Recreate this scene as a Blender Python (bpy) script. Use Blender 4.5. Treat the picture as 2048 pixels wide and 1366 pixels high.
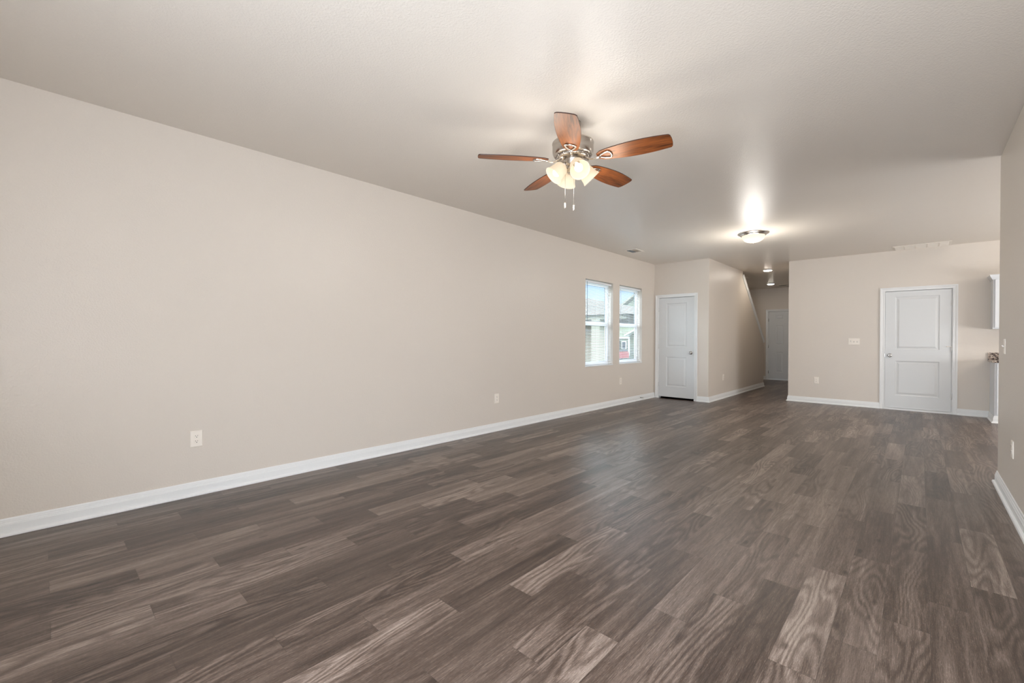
import bpy, bmesh, math, random
from mathutils import Vector, Matrix
for o in list(bpy.data.objects): bpy.data.objects.remove(o)
SC = bpy.context.scene
COL = SC.collection
R = math.radians

# ------------------------------------------------------------------ camera
H = 2.74
YAW, PIT, ROL, CZ, FPX = R(42.9481), R(0.3354), R(0.213), 1.1951, 875.87
fw = Vector((-math.sin(YAW)*math.cos(PIT), math.cos(YAW)*math.cos(PIT), -math.sin(PIT)))
rt = Vector((math.cos(YAW), math.sin(YAW), 0)); up = rt.cross(fw)
r2 = rt*math.cos(ROL)+up*math.sin(ROL); u2 = -rt*math.sin(ROL)+up*math.cos(ROL)
cd = bpy.data.cameras.new('camera'); cam = bpy.data.objects.new('camera', cd); COL.objects.link(cam)
M = Matrix((r2, u2, -fw)).transposed().to_4x4(); M.translation = Vector((0, 0, CZ)); cam.matrix_world = M
cd.sensor_width = 36; cd.lens = FPX/2048*36; cd.clip_start = 0.02; cd.clip_end = 300
SC.camera = cam
# ------------------------------------------------------------------ exposure, world, sun, added fill lamps
SC.view_settings.view_transform = 'Standard'; SC.view_settings.look = 'None'
SC.view_settings.exposure = 0.75; SC.view_settings.gamma = 1.0; SC.view_settings.use_curve_mapping = False
w = bpy.data.worlds.new('sky'); SC.world = w; w.use_nodes = True
nt = w.node_tree; nt.nodes.clear()
wo = nt.nodes.new('ShaderNodeOutputWorld'); bg = nt.nodes.new('ShaderNodeBackground')
tc = nt.nodes.new('ShaderNodeTexCoord'); sx = nt.nodes.new('ShaderNodeSeparateXYZ'); cr = nt.nodes.new('ShaderNodeValToRGB')
nt.links.new(tc.outputs['Generated'], sx.inputs[0]); nt.links.new(sx.outputs['Z'], cr.inputs[0])
e = cr.color_ramp.elements
e[0].position = 0.0; e[0].color = (0.072, 0.083, 0.095, 1); e[1].position = 0.80; e[1].color = (0.12, 0.15, 0.20, 1)
q = e.new(0.05); q.color = (0.066, 0.079, 0.095, 1); q = e.new(0.125); q.color = (0.042, 0.064, 0.097, 1); q = e.new(0.24); q.color = (0.78, 0.87, 0.97, 1); q = e.new(0.55); q.color = (0.78, 0.88, 1.0, 1)
nt.links.new(cr.outputs[0], bg.inputs[0]); bg.inputs[1].default_value = 9.0
nt.links.new(bg.outputs[0], wo.inputs[0])

def lamp(name, typ, loc, energy, color=(1, 1, 1), rot=(0, 0, 0), **k):
    d = bpy.data.lights.new(name, typ); d.energy = energy; d.color = color
    for a, v in k.items(): setattr(d, a, v)
    o = bpy.data.objects.new(name, d); COL.objects.link(o); o.location = loc; o.rotation_euler = rot
    return o
# added fill lamps behind the camera and by the solid kitchen side wall
lamp('rear_fill_lamp', 'AREA', (-0.30, -0.86, 1.20), 80, (0.90, 0.99, 1.12), (R(113), 0, 0), shape='RECTANGLE', size=1.1, size_y=2.0)
lamp('kitchen_fill_lamp', 'AREA', (3.9, 7.3, 1.3), 105, (0.97, 0.99, 1.03), (R(122), 0, R(90)), shape='RECTANGLE', size=3.0, size_y=1.6)

# ------------------------------------------------------------------ material helpers
def s2l(c): return tuple((x/255/12.92 if x/255 <= 0.04045 else ((x/255+0.055)/1.055)**2.4) for x in c)
def N(t, ty, **k):
    n = t.nodes.new(ty)
    for a, v in k.items(): setattr(n, a, v)
    return n
def mat(name, rgb, rough=0.5, metal=0.0, bump=None, spec=0.5, coat=0.0, emit=None, estr=0.0, var=0.03):
    m = bpy.data.materials.new(name); m.use_nodes = True; t = m.node_tree; b = t.nodes['Principled BSDF']
    c = s2l(rgb)
    co = N(t, 'ShaderNodeTexCoord'); nz = N(t, 'ShaderNodeTexNoise'); nz.inputs['Scale'].default_value = 3.0
    nz.inputs['Detail'].default_value = 3
    t.links.new(co.outputs['Object'], nz.inputs['Vector'])
    mx = N(t, 'ShaderNodeMix', data_type='RGBA')
    mx.inputs[6].default_value = tuple(x*(1-var) for x in c)+(1,); mx.inputs[7].default_value = tuple(min(1, x*(1+var)) for x in c)+(1,)
    t.links.new(nz.outputs[0], mx.inputs[0]); t.links.new(mx.outputs[2], b.inputs['Base Color'])
    b.inputs['Roughness'].default_value = rough; b.inputs['Metallic'].default_value = metal
    b.inputs['Specular IOR Level'].default_value = spec; b.inputs['Coat Weight'].default_value = coat
    if emit: b.inputs['Emission Color'].default_value = s2l(emit)+(1,); b.inputs['Emission Strength'].default_value = estr
    if bump:
        sc, dist, st = bump
        n2 = N(t, 'ShaderNodeTexNoise'); n2.inputs['Scale'].default_value = sc; n2.inputs['Detail'].default_value = 2.5; n2.inputs['Roughness'].default_value = 0.55
        t.links.new(co.outputs['Object'], n2.inputs['Vector'])
        bp = N(t, 'ShaderNodeBump'); bp.inputs['Distance'].default_value = dist; bp.inputs['Strength'].default_value = st
        t.links.new(n2.outputs[0], bp.inputs['Height']); t.links.new(bp.outputs[0], b.inputs['Normal'])
    return m

MAT = {}
MAT['wall'] = mat('beige_wall_paint', (221, 212, 201), 0.36, bump=(95, 0.004, 0.45), var=0.008)
MAT['ceil'] = mat('beige_ceiling_paint', (230, 222, 211), 0.38, bump=(85, 0.005, 0.45), var=0.008)
MAT['trim'] = mat('white_trim_paint', (236, 237, 236), 0.35, var=0.01)
MAT['door'] = mat('white_door_paint', (222, 224, 224), 0.38, bump=(140, 0.0006, 0.3), var=0.01)
MAT['vinyl'] = mat('white_vinyl', (245, 246, 248), 0.35, var=0.01)
MAT['plastic'] = mat('ivory_plastic', (245, 237, 226), 0.35, var=0.01)
MAT['dark'] = mat('dark_slot', (40, 36, 32), 0.7)
MAT['nickel'] = mat('brushed_nickel', (205, 198, 190), 0.26, 1.0, bump=(60, 0.0004, 0.3))
MAT['chrome'] = mat('satin_chrome', (185, 183, 180), 0.18, 1.0)
MAT['hinge'] = mat('painted_hinge', (222, 222, 220), 0.4)
MAT['vent'] = mat('vent_enamel', (240, 232, 221), 0.5, var=0.01)
MAT['gasket'] = mat('grey_gasket', (120, 128, 132), 0.6)
MAT['slat'] = mat('white_slat', (238, 241, 244), 0.4, var=0.01)
MAT['cab'] = mat('white_cabinet_paint', (226, 229, 232), 0.35, var=0.01)

def wood_material(name, c0, c1):
    m = bpy.data.materials.new(name); m.use_nodes = True; t = m.node_tree; b = t.nodes['Principled BSDF']
    co = N(t, 'ShaderNodeTexCoord'); mp = N(t, 'ShaderNodeMapping'); mp.inputs['Scale'].default_value = (3, 26, 26)
    t.links.new(co.outputs['Object'], mp.inputs[0])
    nz = N(t, 'ShaderNodeTexNoise'); nz.inputs['Scale'].default_value = 1.6; nz.inputs['Detail'].default_value = 5; nz.inputs['Distortion'].default_value = 1.2
    t.links.new(mp.outputs[0], nz.inputs['Vector'])
    r = N(t, 'ShaderNodeValToRGB'); r.color_ramp.elements[0].position = 0.3; r.color_ramp.elements[0].color = s2l(c0)+(1,)
    r.color_ramp.elements[1].position = 0.72; r.color_ramp.elements[1].color = s2l(c1)+(1,)
    t.links.new(nz.outputs[0], r.inputs[0]); t.links.new(r.outputs[0], b.inputs['Base Color'])
    b.inputs['Roughness'].default_value = 0.42; b.inputs['Specular Tint'].default_value = (1.0, 0.70, 0.42, 1)
    return m
MAT['blade'] = wood_material('walnut_blade', (66, 34, 20), (146, 82, 40))
MAT['blade_edge'] = mat('dark_blade_edge', (62, 36, 26), 0.4)

def emissive_glass(name, rgb, s):
    m = bpy.data.materials.new(name); m.use_nodes = True; t = m.node_tree; t.nodes.clear()
    o = N(t, 'ShaderNodeOutputMaterial'); a = N(t, 'ShaderNodeAddShader'); d = N(t, 'ShaderNodeBsdfDiffuse'); tr = N(t, 'ShaderNodeBsdfTranslucent')
    e_ = N(t, 'ShaderNodeEmission'); mx = N(t, 'ShaderNodeMixShader'); mx.inputs[0].default_value = 0.5
    for n in (d, tr): n.inputs[0].default_value = (0.38, 0.35, 0.30, 1)
    e_.inputs[0].default_value = s2l(rgb)+(1,); e_.inputs[1].default_value = s
    t.links.new(d.outputs[0], mx.inputs[1]); t.links.new(tr.outputs[0], mx.inputs[2])
    t.links.new(mx.outputs[0], a.inputs[0]); t.links.new(e_.outputs[0], a.inputs[1]); t.links.new(a.outputs[0], o.inputs[0])
    return m
def emitter(name, rgb, s):
    m = bpy.data.materials.new(name); m.use_nodes = True; t = m.node_tree; t.nodes.clear()
    o = N(t, 'ShaderNodeOutputMaterial'); e_ = N(t, 'ShaderNodeEmission'); e_.inputs[0].default_value = s2l(rgb)+(1,); e_.inputs[1].default_value = s
    t.links.new(e_.outputs[0], o.inputs[0]); return m
MAT['shade'] = emissive_glass('lit_frosted_glass', (255, 230, 196), 0.30)
MAT['bowl'] = emissive_glass('lit_alabaster_glass', (255, 238, 212), 0.55)
MAT['bulb'] = emitter('glowing_bulb', (255, 240, 215), 3)
MAT['led'] = emitter('glowing_lens', (255, 243, 228), 60)

def glass():
    m = bpy.data.materials.new('window_glass'); m.use_nodes = True; t = m.node_tree; t.nodes.clear()
    o = N(t, 'ShaderNodeOutputMaterial'); a = N(t, 'ShaderNodeMixShader'); tr = N(t, 'ShaderNodeBsdfTransparent'); g = N(t, 'ShaderNodeBsdfGlossy')
    tr.inputs[0].default_value = (0.95, 0.975, 0.97, 1); g.inputs['Roughness'].default_value = 0.02
    fr = N(t, 'ShaderNodeLayerWeight'); fr.inputs[0].default_value = 0.12; mu = N(t, 'ShaderNodeMath', operation='MULTIPLY'); mu.inputs[1].default_value = 0.35
    t.links.new(fr.outputs['Facing'], mu.inputs[0]); t.links.new(mu.outputs[0], a.inputs[0]); t.links.new(tr.outputs[0], a.inputs[1]); t.links.new(g.outputs[0], a.inputs[2]); t.links.new(a.outputs[0], o.inputs[0])
    return m
MAT['glass'] = glass()

def floor_material():
    m = bpy.data.materials.new('vinyl_plank_floor'); m.use_nodes = True; t = m.node_tree; b = t.nodes['Principled BSDF']; L = t.links.new
    co = N(t, 'ShaderNodeTexCoord'); sp = N(t, 'ShaderNodeSeparateXYZ'); L(co.outputs['Object'], sp.inputs[0])
    def mth(op, a, b_=None, c=None):
        n = N(t, 'ShaderNodeMath', operation=op)
        for i, v in enumerate((a, b_, c)):
            if v is None: continue
            if isinstance(v, (int, float)): n.inputs[i].default_value = v
            else: L(v, n.inputs[i])
        return n.outputs[0]
    def comb(x, y, z):
        n = N(t, 'ShaderNodeCombineXYZ')
        for i, v in enumerate((x, y, z)):
            if isinstance(v, (int, float)): n.inputs[i].default_value = v
            else: L(v, n.inputs[i])
        return n.outputs[0]
    def noise(vec, scale, det=3, dist=0.0, rough=0.5):
        n = N(t, 'ShaderNodeTexNoise'); n.inputs['Scale'].default_value = scale; n.inputs['Detail'].default_value = det
        n.inputs['Distortion'].default_value = dist; n.inputs['Roughness'].default_value = rough; L(vec, n.inputs['Vector']); return n.outputs[0]
    def ramp(v, stops):
        r = N(t, 'ShaderNodeValToRGB'); e = r.color_ramp.elements
        while len(e) < len(stops): e.new(0.5)
        for i, (p, c) in enumerate(stops):
            e[i].position = p; e[i].color = (c, c, c, 1) if isinstance(c, (int, float)) else tuple(c)+(1,)
        L(v, r.inputs[0]); return r.outputs[0]
    def mix(f, a, b_, bt='MIX'):
        n = N(t, 'ShaderNodeMix', data_type='RGBA', blend_type=bt)
        for i, v in ((0, f), (6, a), (7, b_)):
            if isinstance(v, (int, float)): n.inputs[i].default_value = v
            elif isinstance(v, tuple): n.inputs[i].default_value = v+(1,)
            else: L(v, n.inputs[i])
        return n.outputs[2]
    X, Y = sp.outputs['X'], sp.outputs['Y']
    PW, PL = 0.15, 0.915
    u = mth('DIVIDE', mth('SUBTRACT', -0.11, X), PW)            # plank rows run along Y
    k = mth('FLOOR', u); fu = mth('FRACT', u)
    v = mth('DIVIDE', mth('ADD', mth('SUBTRACT', Y, 2.463), mth('MULTIPLY', mth('ADD', k, 1.0), 0.305)), PL)
    j = mth('FLOOR', v); fv = mth('FRACT', v)
    wn = N(t, 'ShaderNodeTexWhiteNoise', noise_dimensions='2D'); L(comb(k, j, 0), wn.inputs['Vector'])
    rnd = wn.outputs['Value']; rc = N(t, 'ShaderNodeSeparateColor'); L(wn.outputs['Color'], rc.inputs[0]); rnd2 = rc.outputs['Green']; rnd3 = rc.outputs['Blue']
    lx = mth('MULTIPLY', fu, PW); ly = mth('MULTIPLY', fv, PL)
    off = mth('MULTIPLY', rnd, 37.0)
    # long soft bands inside a plank
    band = noise(comb(mth('MULTIPLY', lx, 16.0), mth('MULTIPLY', ly, 0.9), off), 1.0, 3, 0.3, 0.6)
    # cathedral grain: warped rings
    warp = noise(comb(mth('MULTIPLY', lx, 7.0), mth('MULTIPLY', ly, 1.05), off), 1.0, 1, 0.1)
    ph = mth('MULTIPLY', warp, 75.0)
    fine0 = noise(comb(mth('MULTIPLY', lx, 40.0), mth('MULTIPLY', ly, 6.0), off), 1.0, 2)
    rings = mth('SINE', mth('ADD', mth('ADD', ph, mth('MULTIPLY', lx, 120.0)), mth('MULTIPLY', fine0, 3.5)))
    rings = mth('MULTIPLY_ADD', rings, 0.5, 0.5)
    rings = ramp(rings, [(0.0, 0.0), (0.45, 0.55), (1.0, 1.0)])
    # fine fibre
    fib = noise(comb(mth('MULTIPLY', lx, 620.0), mth('MULTIPLY', ly, 22.0), off), 1.0, 3, 0.25, 0.65)
    fib = ramp(fib, [(0.32, 0.0), (0.52, 0.5), (0.72, 1.0)])
    fib2 = noise(comb(mth('MULTIPLY', lx, 210.0), mth('MULTIPLY', ly, 9.0), mth('ADD', off, 5.0)), 1.0, 3, 0.5, 0.6)
    # ticks: light cerused pores
    tick = noise(comb(mth('MULTIPLY', lx, 800.0), mth('MULTIPLY', ly, 65.0), mth('ADD', off, 9.0)), 1.0, 2, 0.3, 0.7)
    tick = ramp(tick, [(0.57, 0.0), (0.68, 1.0)])
    # knots
    vo = N(t, 'ShaderNodeTexVoronoi', feature='F1'); vo.inputs['Scale'].default_value = 1.0
    L(comb(mth('MULTIPLY', lx, 9.0), mth('MULTIPLY', ly, 3.2), off), vo.inputs['Vector'])
    knot = ramp(vo.outputs['Distance'], [(0.03, 1.0), (0.13, 0.0)])
    knot = mth('MULTIPLY', knot, mth('GREATER_THAN', rnd3, 0.55))
    tone = mth('ADD', mth('MULTIPLY', rnd, 0.34), mth('MULTIPLY', ramp(band, [(0.3, 0.0), (0.7, 1.0)]), 0.42))
    tone = mth('ADD', tone, mth('MULTIPLY', mth('SUBTRACT', fib2, 0.5), 0.45))
    tone = mth('ADD', tone, mth('MULTIPLY', mth('SUBTRACT', fib, 0.5), 0.32))
    ringamt = mth('MULTIPLY', mth('MULTIPLY', mth('SUBTRACT', rings, 0.5), 0.24), ramp(rnd2, [(0.3, 0.15), (0.7, 1.0)]))
    tone = mth('ADD', tone, ringamt)
    tone = mth('ADD', tone, mth('MULTIPLY', tick, 0.26))
    tone = mth('SUBTRACT', tone, mth('MULTIPLY', knot, 0.35))
    col = ramp(tone, [(0.0, s2l((50, 38, 32))), (0.30, s2l((80, 65, 56))), (0.58, s2l((117, 101, 91))), (0.95, s2l((170, 154, 142)))])
    # seams
    ex = mth('MINIMUM', fu, mth('SUBTRACT', 1.0, fu)); ey = mth('MINIMUM', fv, mth('SUBTRACT', 1.0, fv))
    sx_ = mth('LESS_THAN', ex, 0.006); sy_ = mth('LESS_THAN', ey, 0.0011); seam = mth('MAXIMUM', sx_, sy_)
    col = mix(mth('MULTIPLY', seam, 0.45), col, s2l((48, 38, 33)))
    L(col, b.inputs['Base Color'])
    rr = mth('MULTIPLY_ADD', fib, 0.10, 0.29); L(rr, b.inputs['Roughness'])
    b.inputs['Specular IOR Level'].default_value = 0.5
    bp = N(t, 'ShaderNodeBump'); bp.inputs['Distance'].default_value = 0.0006; bp.inputs['Strength'].default_value = 0.5
    L(mth('ADD', fib, mth('MULTIPLY', seam, -1.0)), bp.inputs['Height']); L(bp.outputs[0], b.inputs['Normal'])
    return m
MAT['floor'] = floor_material()

def granite():
    m = bpy.data.materials.new('speckled_granite'); m.use_nodes = True; t = m.node_tree; b = t.nodes['Principled BSDF']
    co = N(t, 'ShaderNodeTexCoord'); vo = N(t, 'ShaderNodeTexVoronoi'); vo.inputs['Scale'].default_value = 60
    nz = N(t, 'ShaderNodeTexNoise'); nz.inputs['Scale'].default_value = 38; nz.inputs['Detail'].default_value = 4; nz.inputs['Distortion'].default_value = 1.0
    t.links.new(co.outputs['Object'], nz.inputs['Vector'])
    r = N(t, 'ShaderNodeValToRGB'); e = r.color_ramp.elements
    e[0].position = 0.42; e[0].color = s2l((50, 42, 42))+(1,); e[1].position = 0.6; e[1].color = s2l((205, 192, 178))+(1,)
    q = e.new(0.5); q.color = s2l((140, 122, 110))+(1,)
    t.links.new(nz.outputs[0], r.inputs[0]); t.links.new(r.outputs[0], b.inputs['Base Color']); b.inputs['Roughness'].default_value = 0.2
    return m
MAT['granite'] = granite()
def siding(name, rgb, step=0.18):
    m = bpy.data.materials.new(name); m.use_nodes = True; t = m.node_tree; b = t.nodes['Principled BSDF']
    co = N(t, 'ShaderNodeTexCoord'); sp = N(t, 'ShaderNodeSeparateXYZ'); t.links.new(co.outputs['Object'], sp.inputs[0])
    d = N(t, 'ShaderNodeMath', operation='DIVIDE'); d.inputs[1].default_value = step; t.links.new(sp.outputs['Z'], d.inputs[0])
    f = N(t, 'ShaderNodeMath', operation='FRACT'); t.links.new(d.outputs[0], f.inputs[0])
    r = N(t, 'ShaderNodeValToRGB'); e = r.color_ramp.elements; c = s2l(rgb)
    e[0].position = 0.0; e[0].color = tuple(x*0.72 for x in c)+(1,); e[1].position = 0.12; e[1].color = c+(1,)
    t.links.new(f.outputs[0], r.inputs[0]); t.links.new(r.outputs[0], b.inputs['Base Color']); b.inputs['Roughness'].default_value = 0.8
    return m
MAT['siding_cream'] = siding('cream_siding', (128, 125, 105)); MAT['siding_green'] = siding('pale_green_siding', (118, 124, 104))
MAT['stucco'] = mat('tan_stucco', (100, 92, 72), 0.9, bump=(30, 0.01, 0.5)); MAT['post'] = mat('pale_cream_paint', (122, 121, 106), 0.7)
MAT['shingle'] = mat('grey_brown_shingle', (74, 66, 56), 0.95, bump=(14, 0.03, 0.8), var=0.15)
MAT['grey_door'] = mat('grey_garage_panel', (86, 88, 92), 0.6); MAT['window_dark'] = mat('dark_window_pane', (52, 60, 66), 0.15)
MAT['leaf'] = mat('green_leaf', (92, 122, 62), 0.8, var=0.3); MAT['grass'] = mat('lawn_ground', (84, 92, 62), 0.95, bump=(40, 0.02, 0.6), var=0.15)
MAT['red'] = mat('red_car_paint', (160, 40, 46), 0.3, coat=0.5); MAT['carglass'] = mat('bluish_car_glass', (120, 150, 168), 0.1); MAT['tyre'] = mat('black_rubber', (30, 30, 32), 0.8)

# ------------------------------------------------------------------ geometry helpers
class MB:
    def __init__(s): s.v = []; s.f = []; s.sm = []
    def add(s, vs, fs, smooth=False):
        n = len(s.v); s.v += [tuple(p) for p in vs]; s.f += [tuple(i+n for i in f) for f in fs]; s.sm += [smooth]*len(fs); return s
    def box(s, x0, x1, y0, y1, z0, z1):
        x0, x1 = sorted((x0, x1)); y0, y1 = sorted((y0, y1)); z0, z1 = sorted((z0, z1))
        return s.add([(x0,y0,z0),(x1,y0,z0),(x1,y1,z0),(x0,y1,z0),(x0,y0,z1),(x1,y0,z1),(x1,y1,z1),(x0,y1,z1)],
              [(0,3,2,1),(4,5,6,7),(0,1,5,4),(1,2,6,5),(2,3,7,6),(3,0,4,7)])
    def lathe(s, prof, M=None, seg=40, smooth=True):
        M = M or Matrix.Identity(4); vs = []; fs = []; n = len(prof)
        for i in range(seg):
            a = 2*math.pi*i/seg
            for r, z in prof: vs.append(M @ Vector((r*math.cos(a), r*math.sin(a), z)))
        for i in range(seg):
            k = (i+1) % seg
            for j in range(n-1): fs.append((i*n+j, k*n+j, k*n+j+1, i*n+j+1))
        return s.add(vs, fs, smooth)
    def tube(s, pts, rad, seg=8, closed=False, sy=1.0, smooth=True):
        pts = [Vector(p) for p in pts]; n = len(pts); vs = []; fs = []
        rads = rad if isinstance(rad, (list, tuple)) else [rad]*n
        for i, p in enumerate(pts):
            if closed: d = pts[(i+1) % n]-pts[i-1]
            else: d = pts[min(i+1, n-1)]-pts[max(i-1, 0)]
            d.normalize(); a = d.cross(Vector((0, 0, 1)))
            if a.length < 1e-3: a = d.cross(Vector((1, 0, 0)))
            a.normalize(); b = a.cross(d)
            for k in range(seg):
                t = 2*math.pi*k/seg; vs.append(p+a*math.cos(t)*rads[i]+b*math.sin(t)*rads[i]*sy)
        m = n if closed else n-1
        for i in range(m):
            k = (i+1) % n
            for j in range(seg): fs.append((i*seg+j, i*seg+(j+1) % seg, k*seg+(j+1) % seg, k*seg+j))
        if not closed: fs.append(tuple(range(seg))[::-1]); fs.append(tuple((n-1)*seg+j for j in range(seg)))
        return s.add(vs, fs, smooth)
    def sweep(s, path, prof, fn, closed=False):
        """mitred sweep: path in 2D, profile (a = offset to the left of travel, b = second axis), fn(u,v,b)->xyz"""
        n = len(path); vs = []; fs = []; P = [Vector(p) for p in path]; m = len(prof)
        for i in range(n):
            if closed or 0 < i < n-1:
                d0 = (P[i]-P[i-1]).normalized(); d1 = (P[(i+1) % n]-P[i]).normalized()
                n0 = Vector((-d0.y, d0.x)); n1 = Vector((-d1.y, d1.x)); nn = (n0+n1); nn = nn/(nn.dot(n0))
            else:
                d = (P[1]-P[0]) if i == 0 else (P[-1]-P[-2]); d.normalize(); nn = Vector((-d.y, d.x))
            for a, b in prof:
                q_ = P[i]+nn*a; vs.append(fn(q_.x, q_.y, b))
        for i in range(n if closed else n-1):
            k = (i+1) % n
            for j in range(m):
                fs.append((i*m+j, i*m+(j+1) % m, k*m+(j+1) % m, k*m+j))
        if not closed: fs.append(tuple(range(m))[::-1]); fs.append(tuple((n-1)*m+j for j in range(m)))
        return s.add(vs, fs)
    def build(s, name, m, parent=None, bevel=0, seg=2):
        me = bpy.data.meshes.new(name); me.from_pydata(s.v, [], s.f)
        bm = bmesh.new(); bm.from_mesh(me); bmesh.ops.recalc_face_normals(bm, faces=bm.faces); bm.to_mesh(me); bm.free()
        me.polygons.foreach_set('use_smooth', s.sm); me.materials.append(MAT[m] if isinstance(m, str) else m)
        o = bpy.data.objects.new(name, me); COL.objects.link(o)
        if parent: o.parent = parent
        if bevel:
            b = o.modifiers.new('bevel', 'BEVEL'); b.width = bevel; b.segments = seg; b.limit_method = 'ANGLE'; b.angle_limit = R(40)
        return o
def tag(o, label=None, cat=None, group=None, kind=None):
    if label: o['label'] = label
    if cat: o['category'] = cat
    if group: o['group'] = group
    if kind: o['kind'] = kind
    return o
def empty(name, loc=(0, 0, 0), rz=0, **k):
    o = bpy.data.objects.new(name, None); COL.objects.link(o); o.location = loc; o.rotation_euler = (0, 0, rz); o.empty_display_size = 0.1
    return tag(o, **k)
def copy_tree(o, parent=None):
    c = o.copy(); COL.objects.link(c); c.parent = parent
    for ch in [x for x in bpy.data.objects if x.parent == o]: copy_tree(ch, c)
    return c

XL, YD, XS, YSE, XB, YB, XR, YRE, YF = -4.019, 8.638, -2.9355, 12.65, -1.8906, 10.020, 0.4853, 5.4648, 14.8845
YREAR, XK, T = -1.0, 4.0, 0.15

# ------------------------------------------------------------------ setting
tag(MB().box(XL-T, XK+T, YREAR-T, YF+T, -0.12, 0).build('floor', 'floor'), kind='structure')
tag(MB().box(XL-T, XK+T, YREAR-T, YF+T, H, H+0.15).build('ceiling', 'ceil'), kind='structure')
def holed(fn, u0, u1, v0, v1, d, holes):
    """wall slab of thickness d with rectangular holes; fn(u, v, depth) -> xyz"""
    us = sorted({u0, u1} | {h[0] for h in holes} | {h[1] for h in holes}); vs = sorted({v0, v1} | {h[2] for h in holes} | {h[3] for h in holes})
    mb = MB()
    def q4(*p): mb.add([fn(*x) for x in p], [(0, 1, 2, 3)])
    for a, b in zip(us, us[1:]):
        for c, e_ in zip(vs, vs[1:]):
            if any(h[0] <= a and b <= h[1] and h[2] <= c and e_ <= h[3] for h in holes): continue
            for dd in (0, d): q4((a, c, dd), (b, c, dd), (b, e_, dd), (a, e_, dd))
    for a, b, c, e_ in [(u0, u1, v0, v1)]+list(holes):
        q4((a, c, 0), (b, c, 0), (b, c, d), (a, c, d)); q4((a, e_, 0), (b, e_, 0), (b, e_, d), (a, e_, d))
        q4((a, c, 0), (a, e_, 0), (a, e_, d), (a, c, d)); q4((b, c, 0), (b, e_, 0), (b, e_, d), (b, c, d))
    o = mb
    return o
WZ0, WZ1 = 0.735, 2.192
WINS = [(6.085, 6.965), (7.200, 8.077)]
tag(holed(lambda u, v, d: (XL-d, u, v), YREAR-T, YF+T, 0, H, T, [(a, b, WZ0, WZ1) for a, b in WINS]).build('wall_left', 'wall'), kind='structure')
tag(holed(lambda u, v, d: (u, YREAR-d, v), XL, XR, 0, H, T, [(-0.95, 0.25, 0.35, 2.25)]).build('wall_rear', 'wall'), kind='structure')
tag(MB().box(XR, XR+0.12, YREAR-T, YRE, 0, H).build('wall_right', 'wall', bevel=0.012, seg=3), kind='structure')
tag(MB().box(XR+0.12, XK, YRE-0.14, YRE-0.02, 0, H).build('wall_kitchen_near', 'wall'), kind='structure')
tag(MB().box(XK, XK+T, YRE-0.14, YF+T, 0, H).build('wall_kitchen_side', 'wall'), kind='structure')
D1 = (-3.93, -3.20); D2 = (-0.452, 0.39); D3 = (-3.335, -2.40); DZ = 2.045
tag(holed(lambda u, v, d: (u, YD+d, v), XL, XS, 0, H, 0.12, [(D1[0], D1[1], 0.0, DZ)]).build('wall_closet', 'wall'), kind='structure')
tag(holed(lambda u, v, d: (u, YB+d, v), XB, XK, 0, H, 0.12, [(D2[0], D2[1], 0.0, DZ)]).build('wall_back', 'wall'), kind='structure')
tag(MB().box(XB, XB+0.12, YB+0.12, YF, 0, H).build('wall_hall', 'wall'), kind='structure')
tag(holed(lambda u, v, d: (u, YF+d, v), XL, XB, 0, H, T, [(D3[0], D3[1], 0.0, DZ)]).build('wall_far', 'wall'), kind='structure')
tag(MB().box(XL, XS-0.12, 10.6, 10.72, 0, H).build('wall_closet_rear', 'wall'), kind='structure')
# closet / garage / porch voids behind the doors
tag(MB().box(-0.9, 0.9, YB+0.7, YB+0.72, 0, H).build('wall_garage', 'dark'), kind='structure')
tag(MB().box(-3.9, -1.9, YF+0.7, YF+0.72, 0, H).build('wall_porch', 'dark'), kind='structure')
# stair wall: full height, then its top edge runs down with the stairs
SL0, SL1 = (10.80, 2.655), (12.65, 1.165)
y0 = YD+0.12
poly = [(y0, 0), (YSE, 0), (YSE, SL1[1]), (SL0[0], SL0[1]), (SL0[0], H), (y0, H)]
mb = MB(); n = len(poly)
mb.add([(XS, a, b) for a, b in poly]+[(XS-0.12, a, b) for a, b in poly],
       [tuple(range(n)), tuple(range(2*n-1, n-1, -1))]+[(i, (i+1) % n, n+(i+1) % n, n+i) for i in range(n)])
tag(mb.build('wall_stair', 'wall'), kind='structure')
# sloped white cap and apron on top of the stair wall
dv = Vector((SL1[0]-SL0[0], SL1[1]-SL0[1])); ln = dv.length; dv.normalize(); nv = Vector((-dv.y, dv.x))
def stair_prism(mb, a0, a1, h0, h1, x0, x1):
    c = []
    for x in (x0, x1):
        for a, h in ((a0, h0), (a1, h0), (a1, h1), (a0, h1)):
            p = Vector(SL0)+dv*a+nv*h; c.append((x, p.x, p.y))
    mb.add(c, [(0, 1, 2, 3), (7, 6, 5, 4), (0, 4, 5, 1), (1, 5, 6, 2), (2, 6, 7, 3), (3, 7, 4, 0)])
mb = MB(); stair_prism(mb, 0.0, ln+0.05, 0.0, 0.020, XS-0.14, XS+0.026)
stair_prism(mb, 0.0, ln+0.012, -0.05, 0.0, XS, XS+0.014); stair_prism(mb, 0.0, ln+0.012, -0.018, 0.0, XS+0.014, XS+0.020)
tag(mb.build('trim_1', 'trim', bevel=0.002), kind='structure')

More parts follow.
